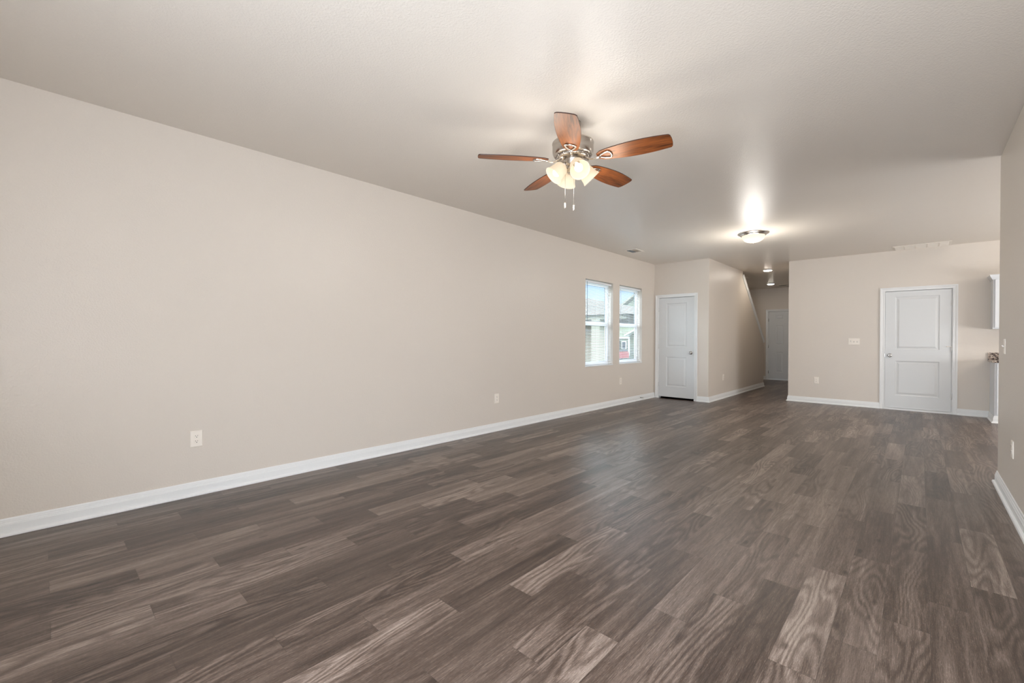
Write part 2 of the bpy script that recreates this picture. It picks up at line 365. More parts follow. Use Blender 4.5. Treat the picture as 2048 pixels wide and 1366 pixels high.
# baseboards -----------------------------------------------------------------
BP = [(0.0005, 0.0005), (0.030, 0.0005), (0.030, 0.009), (0.027, 0.017), (0.021, 0.021), (0.0145, 0.022), (0.0145, 0.066), (0.0125, 0.069), (0.0125, 0.073), (0.0105, 0.079), (0.0105, 0.084),
      (0.0075, 0.088), (0.0068, 0.097), (0.0045, 0.1035), (0.0005, 0.104)]
def baseboard(name, path):
    return tag(MB().sweep(path, BP, lambda u, v, b: (u, v, b)).build(name, 'trim'), kind='structure')
CW = 0.058
baseboard('baseboard_left', [(XL, YD), (XL, YREAR)])
baseboard('baseboard_closet', [(XS-0.12, YSE), (XS, YSE), (XS, YD), (D1[1]+CW, YD)])
baseboard('baseboard_back', [(D2[0]-CW, YB), (XB, YB), (XB, YF)])
baseboard('baseboard_kitchen', [(0.795, YB), (D2[1]+CW, YB)])
baseboard('baseboard_far', [(D3[0]-CW, YF), (XL, YF)])
baseboard('baseboard_right', [(XR, YREAR), (XR, YRE), (XR+0.12, YRE), (XR+0.12, YRE-0.02)])
# left-of-travel normals: left wall travels -Y so that its left side is +X

# doors ------------------------------------------------------------------
CP = [(0.0, 0.0), (0.0, 0.009), (0.006, 0.011), (0.010, 0.008), (0.030, 0.010), (0.036, 0.015), (0.050, 0.018), (CW, 0.018), (CW, 0.0)]
def panel_slab(x0, x1, z0, z1, yf, th, panels):
    mb = MB(); xs = sorted({x0, x1} | {p[i] for p in panels for i in (0, 1)}); zs = sorted({z0, z1} | {p[i] for p in panels for i in (2, 3)})
    for a, b in zip(xs, xs[1:]):
        for c, d in zip(zs, zs[1:]):
            if (a, b, c, d) in panels: continue
            mb.add([(a, yf, c), (b, yf, c), (b, yf, d), (a, yf, d)], [(0, 1, 2, 3)])
    for a, b, c, d in panels:
        loops = []
        for ins, dep in ((0, 0), (0.006, 0.007), (0.020, 0.009), (0.024, 0.009), (0.048, 0.003), (0.052, 0.002)):
            loops.append([(a+ins, yf+dep, c+ins), (b-ins, yf+dep, c+ins), (b-ins, yf+dep, d-ins), (a+ins, yf+dep, d-ins)])
        vs = [p for l in loops for p in l]; fs = []
        for i in range(len(loops)-1):
            for k in range(4): fs.append((i*4+k, i*4+(k+1) % 4, i*4+4+(k+1) % 4, i*4+4+k))
        m_ = (len(loops)-1)*4; fs.append((m_, m_+1, m_+2, m_+3)); mb.add(vs, fs)
    y1 = yf+th
    mb.add([(x0, yf, z0), (x1, yf, z0), (x1, yf, z1), (x0, yf, z1), (x0, y1, z0), (x1, y1, z0), (x1, y1, z1), (x0, y1, z1)],
           [(4, 5, 6, 7), (0, 1, 5, 4), (1, 2, 6, 5), (2, 3, 7, 6), (3, 0, 4, 7)])
    return mb
def knob(parent, x, y, z):
    Mx = Matrix.Translation((x, y, z)) @ Matrix.Rotation(R(90), 4, 'X')
    pr = [(0.0, 0.0), (0.033, 0.0), (0.033, 0.004), (0.028, 0.008), (0.014, 0.011), (0.011, 0.016), (0.011, 0.028), (0.017, 0.034), (0.0255, 0.042), (0.0275, 0.052), (0.025, 0.061), (0.018, 0.066), (0.009, 0.066), (0.007, 0.063), (0, 0.063)]
    return MB().lathe(pr, Mx, 28).build('door_knob', 'chrome', parent)
def door(n, yw, op, x0, x1, z0, panels, knobx, hingex, hz, hm='hinge', gap_dark=False):
    root = empty('door_%d' % n, (op[0], yw, 0), kind='structure')
    def P(o): o.parent = root; o.matrix_parent_inverse = Matrix.Translation((-op[0], -yw, 0)); return o
    P(MB().sweep([(op[0], 0.0005), (op[0], DZ), (op[1], DZ), (op[1], 0.0005)], CP, lambda u, v, b: (u, yw-0.0005-b, v)).build('door_casing', 'trim'))
    j = MB(); t_ = 0.008
    j.box(op[0], op[0]+t_, yw, yw+0.12, 0, DZ); j.box(op[1]-t_, op[1], yw, yw+0.12, 0, DZ); j.box(op[0]+t_, op[1]-t_, yw, yw+0.12, DZ-t_+0.003, DZ)
    j.box(op[0]+t_, op[0]+t_+0.011, yw+0.052, yw+0.09, 0, DZ-t_); j.box(op[1]-t_-0.011, op[1]-t_, yw+0.052, yw+0.09, 0, DZ-t_); j.box(op[0], op[1], yw+0.052, yw+0.09, DZ-t_-0.011, DZ-t_)
    P(j.build('door_jamb', 'trim'))
    sl = P(panel_slab(x0, x1, z0, DZ-t_-0.003, yw+0.010, 0.038, panels).build('door_slab', 'door'))
    if knobx is not None:
        k = knob(root, knobx, yw+0.010, 0.935); P(k)
    for h in hz:
        hb = MB(); hb.tube([(hingex, yw-0.001, h-0.045), (hingex, yw-0.001, h+0.045)], 0.0065, 10); hb.box(hingex-0.018, hingex+0.003, yw+0.006, yw+0.0115, h-0.044, h+0.044)
        P(hb.build('hinge', hm))
    return root, P
d1, P1 = door(1, YD, D1, -3.920, -3.210, 0.036, [(-3.767, -3.356, 1.040, 1.922), (-3.767, -3.356, 0.245, 0.842)], -3.273, -3.9215, (1.80, 1.05, 0.28))
d2, P2 = door(2, YB, D2, -0.441, 0.379, 0.034, [(-0.310, 0.237, 1.038, 1.942), (-0.310, 0.237, 0.250, 0.842)], -0.378, 0.3805, (1.80, 1.05, 0.285))
cols = ((-3.138, -2.940), (-2.794, -2.596))
d3, P3 = door(3, YF, D3, -3.324, -2.411, 0.030, [(a, b, c, d) for a, b in cols for c, d in ((1.790, 1.935), (1.041, 1.624), (0.240, 0.835))], -2.47, -3.3255, (1.79, 1.0, 0.236), 'chrome')
P2(MB().box(D2[0]+0.008, D2[1]-0.008, YB-0.004, YB+0.11, 0.0005, 0.030).build('door_threshold', 'trim'))
P3(MB().box(D3[0]+0.008, D3[1]-0.008, YF-0.004, YF+0.11, 0.0005, 0.026).build('door_threshold', 'trim'))
# hinge-pin stop on the middle hinge of the garage door
hs = MB(); hs.tube([(0.3805, YB-0.004, 1.098), (0.350, YB-0.030, 1.098), (0.335, YB-0.034, 1.098)], 0.004, 8); hs.tube([(0.335, YB-0.034, 1.098), (0.318, YB-0.030, 1.098)], 0.008, 10)
P2(hs.build('hinge_stop', 'plastic'))
P2(MB().box(-0.4445, -0.4412, YB+0.002, YB+0.012, 0.905, 0.965).build('strike_plate', 'chrome'))
P1(MB().box(-3.2095, -3.2065, YD+0.002, YD+0.012, 0.905, 0.965).build('strike_plate', 'chrome'))

# windows + blinds -----------------------------------------------------------
def window(n, a, b):
    root = empty('window_%d' % n, (XL, a, WZ0), kind='structure')
    inv = Matrix.Translation((-XL, -a, -WZ0))
    def P(o, par=root):
        o.parent = par
        if par is root: o.matrix_parent_inverse = inv
        return o
    fn = lambda x: (lambda u, v, d: (x-d, u, v))
    f = MB(); rect = [(a, WZ0), (b, WZ0), (b, WZ1), (a, WZ1)]
    # outer vinyl frame (profile swept round the opening, offset inward)
    f.sweep(rect, [(0, 0), (0, 0.055), (0.032, 0.055), (0.032, 0.030), (0.024, 0.030), (0.024, 0.0)], lambda u, v, d: (XL-T+d-0.0, u, v), closed=True)
    P(f.build('window_frame', 'vinyl'))
    zm0, zm1 = 1.437, 1.500
    def sash(z0, z1, xo, nm, gask):
        s = MB(); r_ = [(a+0.026, z0), (b-0.026, z0), (b-0.026, z1), (a+0.026, z1)]
        s.sweep(r_, [(0, 0), (0, 0.022), (0.038, 0.022), (0.044, 0.016), (0.044, 0.0)], lambda u, v, d: (xo+d, u, v), closed=True)
        so = P(s.build(nm, 'vinyl'))
        g = MB(); i = 0.044
        g.sweep([(a+0.026+i, z0+i), (b-0.026-i, z0+i), (b-0.026-i, z1-i), (a+0.026+i, z1-i)], [(0, 0), (0, 0.0125), (0.007, 0.0125), (0.007, 0)], lambda u, v, d: (xo+d, u, v), closed=True)
        P(g.build('glazing_gasket', 'gasket'))
        p = MB().box(xo+0.006, xo+0.009, a+0.026+i, b-0.026-i, z0+i, z1-i); P(p.build('glass_pane', 'glass'))
    sash(1.455, WZ1-0.026, XL-T+0.018, 'upper_sash', True)
    sash(WZ0+0.026, 1.475, XL-T+0.040, 'lower_sash', True)
    P(MB().box(XL-T+0.066, XL+0.010, a+0.001, b-0.001, WZ0+0.0005, WZ0+0.018).build('window_sill', 'trim', bevel=0.003))
    return root
for i, (a, b) in enumerate(WINS): window(i+1, a, b)
# unseen window behind the camera, added to go with the rear fill lamp
for i, (a, b) in enumerate(((-0.95, 0.25),)):
    root = empty('window_%d' % (i+3), (a, YREAR, 0.35), kind='structure')
    f = MB().sweep([(a, 0.35), (b, 0.35), (b, 2.25), (a, 2.25)], [(0, 0), (0, 0.05), (0.06, 0.05), (0.06, 0)], lambda u, v, d: (u, YREAR-T+d, v), closed=True)
    f.box(a, b, YREAR-T+0.01, YREAR-T+0.04, 1.38, 1.43)
    o = f.build('window_frame', 'vinyl', root); o.matrix_parent_inverse = Matrix.Translation((-a, -YREAR, -0.35))

def make_blind(a, b):
    root = empty('mini_blind', (XL-0.045, a, WZ1))
    w_ = b-a
    MB().box(-0.017, 0.017, 0.005, w_-0.005, -0.046, -0.018).build('headrail', 'slat', root, bevel=0.002)
    s = MB(); z = -0.066; zb = WZ0+0.042-WZ1
    cnt = int((z-zb)/0.0218)
    for i in range(cnt):
        zz = z-i*0.0218
        prof = [(-0.0125, -0.0016), (-0.006, 0.0004), (0, 0.001), (0.006, 0.0004), (0.0125, -0.0016)]
        vs = []; m_ = len(prof)
        for yy in (0.008, w_-0.008):
            vs += [(x, yy, zz+h+0.0004) for x, h in prof]+[(x, yy, zz+h-0.0004) for x, h in prof]
        fs = []
        for k in range(m_-1):
            fs.append((k, k+1, 2*m_+k+1, 2*m_+k)); fs.append((m_+k, m_+k+1, 3*m_+k+1, 3*m_+k))
        fs.append((0, m_, 3*m_, 2*m_)); fs.append((m_-1, 2*m_-1, 4*m_-1, 3*m_-1))
        s.add(vs, fs)
    s.build('slats', 'slat', root)
    MB().box(-0.013, 0.013, 0.006, w_-0.006, zb-0.012, zb).build('bottom_rail', 'slat', root, bevel=0.002)
    for yy in (0.12, w_/2, w_-0.12):
        c = MB()
        for xx in (-0.0135, 0.0135): c.tube([(xx, yy, -0.05), (xx, yy, zb)], 0.0006, 5)
        c.build('ladder_cord', 'slat', root)
    return root
for i, (a, b) in enumerate(WINS):
    r_ = make_blind(a, b)
    tag(r_, ('white mini blind in the window nearer the camera, slats open', 'white mini blind in the window next to the closet door, slats open')[i], 'blind', 'mini blinds in the two windows')
    wd = MB(); yy = 0.085
    wd.tube([(0.024, yy, -0.04), (0.024, yy, -0.70)], 0.0035, 6); wd.tube([(0.010, yy, -0.036), (0.024, yy, -0.04)], 0.002, 6)
    wd.build('tilt_wand', 'gasket' if i == 0 else 'slat', r_)

# outlets and switches --------------------------------------------------------
def plate_mesh(w_, h_):
    m = MB(); loops = []
    for ins, d in ((0, 0), (0, 0.003), (0.004, 0.0058)):
        loops.append([(-w_/2+ins, -d, -h_/2+ins), (w_/2-ins, -d, -h_/2+ins), (w_/2-ins, -d, h_/2-ins), (-w_/2+ins, -d, h_/2-ins)])
    vs = [p for l in loops for p in l]; fs = []
    for i in range(2):
        for k in range(4): fs.append((i*4+k, i*4+(k+1) % 4, i*4+4+(k+1) % 4, i*4+4+k))
    fs += [(8, 9, 10, 11), (3, 2, 1, 0)]; return m.add(vs, fs)
def place(root, loc, face):   # face: direction the plate looks at
    root.location = loc; root.rotation_euler = (0, 0, {'-y': 0, '+x': R(90), '-x': R(-90)}[face])
def make_outlet():
    root = empty('wall_outlet'); plate_mesh(0.078, 0.122).build('cover_plate', 'plastic', root)
    for s in (-1, 1):
        r_ = MB(); pts = []
        for k in range(24):
            t = 2*math.pi*k/24; x = 0.0175*math.cos(t); z = max(-0.0135, min(0.0135, 0.0175*math.sin(t))); pts.append((x, z))
        n_ = 24; zc = s*0.0195
        r_.add([(x, -0.0055, zc+z) for x, z in pts]+[(x*0.96, -0.0078, zc+z*0.96) for x, z in pts], [tuple(range(n_, 2*n_))]+[(i, (i+1) % n_, n_+(i+1) % n_, n_+i) for i in range(n_)])
        ro = r_.build('receptacle', 'plastic', root)
        sl = MB(); sl.box(-0.0075, -0.0052, -0.0084, -0.0076, zc, zc+0.008); sl.box(0.0052, 0.0075, -0.0084, -0.0076, zc+0.001, zc+0.0075)
        sl.lathe([(0, 0), (0.0028, 0), (0.0028, 0.0008), (0, 0.0008)], Matrix.Translation((0, -0.0076, zc-0.0065)) @ Matrix.Rotation(R(90), 4, 'X'), 12, False)
        sl.build('slots', 'dark', ro)
    MB().lathe([(0, 0), (0.0028, 0), (0.0025, 0.001), (0, 0.001)], Matrix.Translation((0, -0.0055, 0)) @ Matrix.Rotation(R(90), 4, 'X'), 12).build('screw', 'plastic', root)
    return root
out0 = make_outlet()
OUT = [((XL, 0.801, 0.428), '+x', 'ivory duplex outlet low on the long left wall, largest and nearest the camera'),
       ((XL, 4.029, 0.421), '+x', 'ivory duplex outlet low on the left wall, midway between camera and windows'),
       ((XL, 7.248, 0.428), '+x', 'small ivory outlet under the window beside the closet door'),
       ((XS, 9.500, 0.425), '+x', 'small ivory outlet on the side wall under the stairs'),
       ((-1.431, YB, 0.432), '-y', 'ivory duplex outlet on the back wall left of the garage door'),
       ((XR, 4.66, 0.430), '-x', 'ivory duplex outlet seen edge-on at the low end of the right wall')]
for i, (l, f_, lab) in enumerate(OUT):
    o = out0 if i == 0 else copy_tree(out0)
    place(o, l, f_); tag(o, lab, 'outlet', 'duplex outlets low on the walls')
def make_switch(n_, ups):
    root = empty('light_switch'); w_ = 0.072+0.046*(n_-1)
    plate_mesh(w_, 0.116).build('cover_plate', 'plastic', root)
    for k in range(n_):
        x = (k-(n_-1)/2)*0.046
        MB().box(x-0.0055, x+0.0055, -0.0062, -0.0050, -0.0125, 0.0125).build('switch_slot', 'gasket', root)
        t = MB(); u_ = ups[k]
        t.add([(x-0.0045, -0.006, -0.007), (x+0.0045, -0.006, -0.007), (x+0.0045, -0.006, 0.007), (x-0.0045, -0.006, 0.007),
               (x-0.0038, -0.017, u_*0.008-0.004), (x+0.0038, -0.017, u_*0.008-0.004), (x+0.0038, -0.017, u_*0.008+0.004), (x-0.0038, -0.017, u_*0.008+0.004)],
              [(0, 3, 2, 1), (4, 5, 6, 7), (0, 1, 5, 4), (1, 2, 6, 5), (2, 3, 7, 6), (3, 0, 4, 7)])
        t.build('toggle', 'plastic', root)
        for zz in (-0.03, 0.03):
            MB().lathe([(0, 0), (0.003, 0), (0.0026, 0.001), (0, 0.001)], Matrix.Translation((x, -0.0055, zz)) @ Matrix.Rotation(R(90), 4, 'X'), 10).build('screw', 'plastic', root)
    return root
s3 = make_switch(3, (-1, 1, 1)); place(s3, (-0.871, YB, 1.171), '-y'); tag(s3, 'wide ivory switch plate with three toggles left of the garage door', 'switch')
s1 = make_switch(1, (1,)); place(s1, (XR, 5.105, 1.150), '-x'); tag(s1, 'single toggle light switch near the end of the right wall', 'switch')

# ceiling lights ---------------------------------------------------------------
LX, LY = -1.775, 7.03
fl = empty('flush_ceiling_light', (LX, LY, H), label='domed flush ceiling light with nickel rim and lit alabaster bowl', cat='ceiling light')
MB().lathe([(0, -0.0005), (0.205, -0.0005), (0.205, -0.006), (0.200, -0.013), (0.180, -0.017), (0.172, -0.030), (0.160, -0.040), (0.150, -0.041), (0.150, -0.036), (0, -0.036)], seg=56).build('rim', 'nickel', fl)
MB().lathe([(0.149, -0.040), (0.147, -0.055), (0.138, -0.080), (0.118, -0.104), (0.088, -0.122), (0.050, -0.133), (0.012, -0.137), (0, -0.137)], seg=48).build('glass_bowl', 'bowl', fl)
MB().lathe([(0, -0.134), (0.011, -0.1355), (0.012, -0.139), (0.008, -0.143), (0, -0.146)], seg=20).build('finial', 'nickel', fl)
lamp('flush_bulb', 'POINT', (LX, LY, H-0.46), 14, (1, 0.95, 0.88), shadow_soft_size=0.14)
KX, KY = 2.5, 8.6  # unseen kitchen light, added where the cabinet's shadow on the wall points
kl = empty('flush_ceiling_light', (KX, KY, H), label='domed flush ceiling light added out of view above the kitchen floor, near the cabinets', cat='ceiling light')
MB().lathe([(0, -0.0005), (0.205, -0.0005), (0.205, -0.006), (0.180, -0.017), (0.160, -0.040), (0, -0.036)], seg=40).build('rim', 'nickel', kl)
MB().lathe([(0.149, -0.040), (0.138, -0.080), (0.088, -0.122), (0.012, -0.137), (0, -0.137)], seg=40).build('glass_bowl', 'bowl', kl)
lamp('unseen_kitchen_bulb', 'POINT', (KX, KY, H-0.35), 18, (1, 0.96, 0.92), shadow_soft_size=0.12)
def disc_light(x, y, label):
    r_ = empty('disc_ceiling_light', (x, y, H), label=label, cat='ceiling light', group='small disc lights in the hallway ceiling')
    MB().lathe([(0, -0.0005), (0.092, -0.0005), (0.092, -0.010), (0.084, -0.022), (0.080, -0.022), (0.080, -0.016), (0, -0.016)], seg=40).build('trim_ring', 'trim', r_)
    MB().lathe([(0.079, -0.018), (0.070, -0.026), (0.045, -0.030), (0, -0.031)], seg=36).build('lens', 'led', r_)
disc_light(-2.46, 10.90, 'bright disc light in the hallway ceiling, nearer of two')
disc_light(-3.00, 13.62, 'bright disc light in the hallway ceiling, farther one by the entry door')

# vents ------------------------------------------------------------------------
def vent(name, x0, x1, y0, y1, label, slats_axis, n_, seg=1, open_mat='dark', slot=None):
    r_ = empty(name, ((x0+x1)/2, (y0+y1)/2, H), label=label, cat='vent')
    cx, cy = (x0+x1)/2, (y0+y1)/2; a, b = (x1-x0)/2, (y1-y0)/2
    MB().sweep([(-a, -b), (a, -b), (a, b), (-a, b)], [(0, 0.0005), (0, 0.006), (0.022, 0.010), (0.028, 0.004), (0.028, 0.0005)], lambda u, v, d: (u, v, -d), closed=True).build('vent_frame', 'vent', r_)
    MB().box(-a+0.026, a-0.026, -b+0.026, b-0.026, -0.0015, -0.0005).build('vent_opening', open_mat, r_)
    if slot: MB().box(slot[0], slot[1], slot[2], slot[3], -0.0115, -0.0015).build('damper_slot', 'gasket', r_)
    m = MB(); ia, ib = a-0.026, b-0.026
    for i in range(n_):
        t = -1+2*(i+0.5)/n_
        if slats_axis == 'x':
            y = t*ib; h = ib/n_*0.75
            m.add([(-ia, y-h, -0.002), (ia, y-h, -0.002), (ia, y+h, -0.009), (-ia, y+h, -0.009), (-ia, y-h, -0.003), (ia, y-h, -0.003), (ia, y+h, -0.010), (-ia, y+h, -0.010)],
                  [(0, 1, 2, 3), (4, 5, 6, 7), (0, 1, 5, 4), (1, 2, 6, 5), (2, 3, 7, 6), (3, 0, 4, 7)])
        else:
            x = t*ia; h = ia/n_*0.75
            m.add([(x-h, -ib, -0.002), (x-h, ib, -0.002), (x+h, ib, -0.009), (x+h, -ib, -0.009), (x-h, -ib, -0.003), (x-h, ib, -0.003), (x+h, ib, -0.010), (x+h, -ib, -0.010)],
                  [(0, 1, 2, 3), (4, 5, 6, 7), (0, 1, 5, 4), (1, 2, 6, 5), (2, 3, 7, 6), (3, 0, 4, 7)])
    m.build('vent_slats', 'vent', r_)
    if seg > 1:
        d = MB()
        for i in range(1, seg):
            x = -a+2*a*i/seg; d.box(x-0.006, x+0.006, -ib, ib, -0.011, -0.002)
        d.build('vent_dividers', 'vent', r_)
    return r_
vent('supply_vent', -3.765, -3.535, 6.87, 7.19, 'small square supply vent in the ceiling near the windows', 'y', 9, open_mat='vent', slot=(-0.08, -0.02, -0.10, 0.10))
vent('return_vent', -0.335, 0.357, 9.58, 9.995, 'long return air grille in the ceiling above the garage door', 'x', 22, 5, 'vent')
vent('supply_vent', -2.98, -2.72, 14.15, 14.45, 'small hallway ceiling vent beside the farther disc light', 'y', 8)
vent('supply_vent', -3.42, -3.10, 11.78, 12.02, 'small ceiling vent over the stairs behind the sloped trim', 'x', 7)

# spring door stop on the left baseboard
ds = empty('door_stop', (XL+0.0145, 8.00, 0.055), label='small spring door stop screwed to the left baseboard near the closet', cat='door stop')
sp_ = [(0.004+0.056*i/90, 0.0055*math.cos(i*0.9), 0.0055*math.sin(i*0.9)) for i in range(91)]
MB().tube(sp_, 0.0012, 5).build('spring', 'chrome', ds)
MB().lathe([(0, 0), (0.009, 0), (0.008, 0.005), (0, 0.006)], Matrix.Rotation(R(90), 4, 'Y'), 16).build('mount', 'chrome', ds)
MB().lathe([(0, 0), (0.008, 0), (0.0085, 0.012), (0, 0.013)], Matrix.Translation((0.058, 0, 0)) @ Matrix.Rotation(R(90), 4, 'Y'), 16).build('rubber_tip', 'plastic', ds)

# ------------------------------------------------------------------ ceiling fan
FX, FY = -1.822, 2.588
fan = empty('ceiling_fan', (FX, FY, H), label='five-blade walnut and brushed nickel ceiling fan with four lit glass shades', cat='ceiling fan')
def Z(z): return z-H
MB().lathe([(0, Z(2.7395)), (0.056, Z(2.7395)), (0.056, Z(2.725)), (0.052, Z(2.70)), (0.042, Z(2.675)), (0.030, Z(2.665)), (0.028, Z(2.60)), (0, Z(2.60))]).build('canopy', 'nickel', fan)
MB().lathe([(0, Z(2.601)), (0.110, Z(2.601)), (0.142, Z(2.598)), (0.1475, Z(2.592)), (0.1475, Z(2.585)), (0.1455, Z(2.583)), (0.1455, Z(2.535)), (0.143, Z(2.520)), (0.136, Z(2.506)), (0.130, Z(2.500)), (0, Z(2.500))], seg=56).build('motor_housing', 'nickel', fan)
vs_ = MB(); vs_.lathe([(0, Z(2.501)), (0.118, Z(2.501)), (0.115, Z(2.486)), (0.100, Z(2.478)), (0.062, Z(2.474)), (0, Z(2.474))], seg=48)
for k in range(15):
    a = 2*math.pi*k/15+0.1; vs_.tube([(0.108*math.cos(a), 0.108*math.sin(a), Z(2.500)), (0.122*math.cos(a), 0.122*math.sin(a), Z(2.490)), (0.112*math.cos(a), 0.112*math.sin(a), Z(2.482))], 0.006, 6)
vs_.build('flywheel', 'nickel', fan)
MB().lathe([(0, Z(2.475)), (0.066, Z(2.475)), (0.0665, Z(2.468)), (0.064, Z(2.465)), (0.064, Z(2.436)), (0.060, Z(2.428)), (0.050, Z(2.422)), (0, Z(2.422))], seg=40).build('switch_housing', 'nickel', fan)
MB().lathe([(0, Z(2.424)), (0.040, Z(2.424)), (0.046, Z(2.415)), (0.046, Z(2.395)), (0.036, Z(2.378)), (0.020, Z(2.370)), (0.014, Z(2.362)), (0.010, Z(2.352)), (0, Z(2.348))], seg=36).build('light_fitter', 'nickel', fan)
# blades
def blade_outline():
    pts = []
    L0, L1 = 0.180, 0.672
    def hw(t): return 0.041+0.034*math.sin(math.pi*min(1, t*0.86+0.02))**0.9+0.009*t
    n_ = 22
    up_ = []
    for i in range(n_+1):
        t = i/n_; x = L0+(L1-L0)*(1-(1-t)**1.25); h = hw((x-L0)/(L1-L0))
        if t < 0.08: h *= math.sqrt(max(0.0, 1-(1-t/0.08)**2))*0.45+0.55
        if x > L1-0.012: h -= 0.012-math.sqrt(max(0, 0.012**2-(x-(L1-0.012))**2))
        up_.append((x, h))
    return up_+[(L1+0.004, up_[-1][1]*0.5), (L1+0.005, 0), (L1+0.004, -up_[-1][1]*0.5)]+[(x, -h) for x, h in reversed(up_)]
OUTL = blade_outline(); BZ = Z(2.468)
def make_blade(ang):
    pitch = Matrix.Rotation(R(-12), 4, 'X'); n_ = len(OUTL)
    m = MB(); lo = [pitch @ Vector((x, y, -0.003)) for x, y in OUTL]; hi = [pitch @ Vector((x, y, 0.003)) for x, y in OUTL]
    m.add(lo+hi, [tuple(range(n_-1, -1, -1)), tuple(range(n_, 2*n_))])
    b = m.build('blade', 'blade', fan); b.location = (0, 0, BZ); b.rotation_euler = (0, 0, ang)
    e_ = MB(); lo2 = [pitch @ Vector((x*1.0005, y*1.004, -0.0032)) for x, y in OUTL]; hi2 = [pitch @ Vector((x*1.0005, y*1.004, 0.0032)) for x, y in OUTL]
    e_.add(lo2+hi2, [(i, (i+1) % n_, n_+(i+1) % n_, n_+i) for i in range(n_)])
    e_.build('blade_edge', 'blade_edge', b)
    # curved iron: arm plus open D-shaped plate under the blade
    ir = MB(); z0 = -0.007
    ring = []
    for (x, y) in [(0.196, 0.0), (0.206, -0.012), (0.232, -0.028), (0.262, -0.036), (0.274, -0.030), (0.280, -0.012), (0.281, 0.0), (0.280, 0.012), (0.274, 0.030), (0.262, 0.036), (0.232, 0.028), (0.206, 0.012)]:
        ring.append(pitch @ Vector((x, y, z0)))
    ir.tube(ring, 0.0075, 8, closed=True, sy=0.6)
    ir.tube([(0.085, 0, 0.010), (0.110, 0, 0.002), (0.135, 0, -0.012), (0.160, 0, -0.016), (0.182, 0, -0.012), (0.205, 0, -0.008)], [0.016, 0.013, 0.010, 0.009, 0.010, 0.012], 10, sy=0.55)
    io = ir.build('blade_iron', 'nickel', fan); io.location = (0, 0, BZ); io.rotation_euler = (0, 0, ang)
    return b
for k in range(5): make_blade(R(-130.5+72*k))
# light kit
SHP = [(0.024, 0.0), (0.026, 0.006), (0.040, 0.012), (0.050, 0.024), (0.0545, 0.045), (0.0575, 0.070), (0.061, 0.090), (0.066, 0.104), (0.0705, 0.112),
       (0.0685, 0.112), (0.0640, 0.103), (0.059, 0.090), (0.0555, 0.070), (0.0525, 0.045), (0.048, 0.026), (0.038, 0.015), (0.024, 0.008)]
for k in range(4):
    a = R(-35+90*k); dh = Vector((math.cos(a), math.sin(a), 0)); ax = (dh*math.cos(R(45))+Vector((0, 0, -math.sin(R(45))))).normalized()
    base = dh*0.066+Vector((0, 0, Z(2.428))); Mx = Matrix.Translation(base) @ ax.to_track_quat('Z', 'Y').to_matrix().to_4x4()
    sh = MB().lathe(SHP, Mx, 36).build('lamp_shade', 'shade', fan)
    MB().tube([dh*0.030+Vector((0, 0, Z(2.408))), dh*0.048+Vector((0, 0, Z(2.424))), base+ax*-0.004, base+ax*0.004], [0.010, 0.010, 0.014, 0.020], 12).build('lamp_arm', 'nickel', fan)
    MB().lathe([(0.0, -0.012), (0.020, -0.012), (0.027, -0.004), (0.027, 0.008), (0.0, 0.010)], Mx, 24).build('lamp_socket', 'nickel', fan)
    MB().lathe([(0, 0.012), (0.012, 0.016), (0.014, 0.035), (0.024, 0.055), (0.029, 0.072), (0.026, 0.088), (0.016, 0.098), (0, 0.101)], Mx, 24).build('bulb', 'bulb', sh)
    lamp('fan_bulb', 'POINT', Vector((FX, FY, H))+base+ax*0.30, 3.0, (1, 0.96, 0.90), shadow_soft_size=0.09)
rr_, tt_ = Vector((0.732, 0.681, 0)), Vector((0.681, -0.732, 0))
for off, zt, zb in ((-0.058, 2.39, 2.165), (0.003, 2.37, 2.150)):
    p = rr_*off+tt_*0.034
    c = MB(); c.tube([(p.x*0.6, p.y*0.6, Z(zt)), (p.x, p.y, Z(zt-0.012)), (p.x, p.y, Z(zb))], 0.0009, 6)
    n_ = int((zt-0.012-zb)/0.006)
    co_ = c.build('pull_chain', 'nickel', fan)
    MB().lathe([(0, 0), (0.003, -0.001), (0.0052, -0.008), (0.0048, -0.040), (0.003, -0.046), (0, -0.047)], Matrix.Translation((p.x, p.y, Z(zb))), 12).build('chain_fob', 'nickel', co_)

# ------------------------------------------------------------------ kitchen corner
CXK = 0.800
uc = empty('wall_cabinet', (CXK, YB, 1.372), label='white upper wall cabinet with crown moulding at the right end of the back wall', cat='cabinet')
MB().box(0, 0.90, -0.302, -0.0005, 0, 0.762).build('cabinet_body', 'cab', uc)
MB().sweep([(0, -0.0005), (0, -0.302), (0.90, -0.302)], [(0, 0.735), (-0.004, 0.735), (-0.010, 0.745), (-0.030, 0.785), (-0.034, 0.800), (-0.034, 0.812), (0.0, 0.812)], lambda u, v, b: (u, v, b)).build('crown_moulding', 'cab', uc)
for k in range(2):
    x = 0.022+0.432*k
    dd = panel_slab(x, x+0.424, 0.020, 0.735, -0.323, 0.020, [(x+0.06, x+0.364, 0.08, 0.675)]).build('cabinet_door', 'cab', uc)
bc = empty('base_cabinet', (CXK, YB, 0), label='white base cabinet under the granite counter beside the garage door', cat='cabinet')
MB().box(0, 0.90, -0.60, -0.0005, 0.10, 0.874).box(0, 0.90, -0.54, -0.0005, 0.0005, 0.10).build('cabinet_body', 'cab', bc)
MB().sweep([(0.0, -0.031), (0.0, -0.60), (0.90, -0.60)], [(-a, b) for a, b in BP], lambda u, v, b: (u, v, b)).build('base_moulding', 'trim', bc)
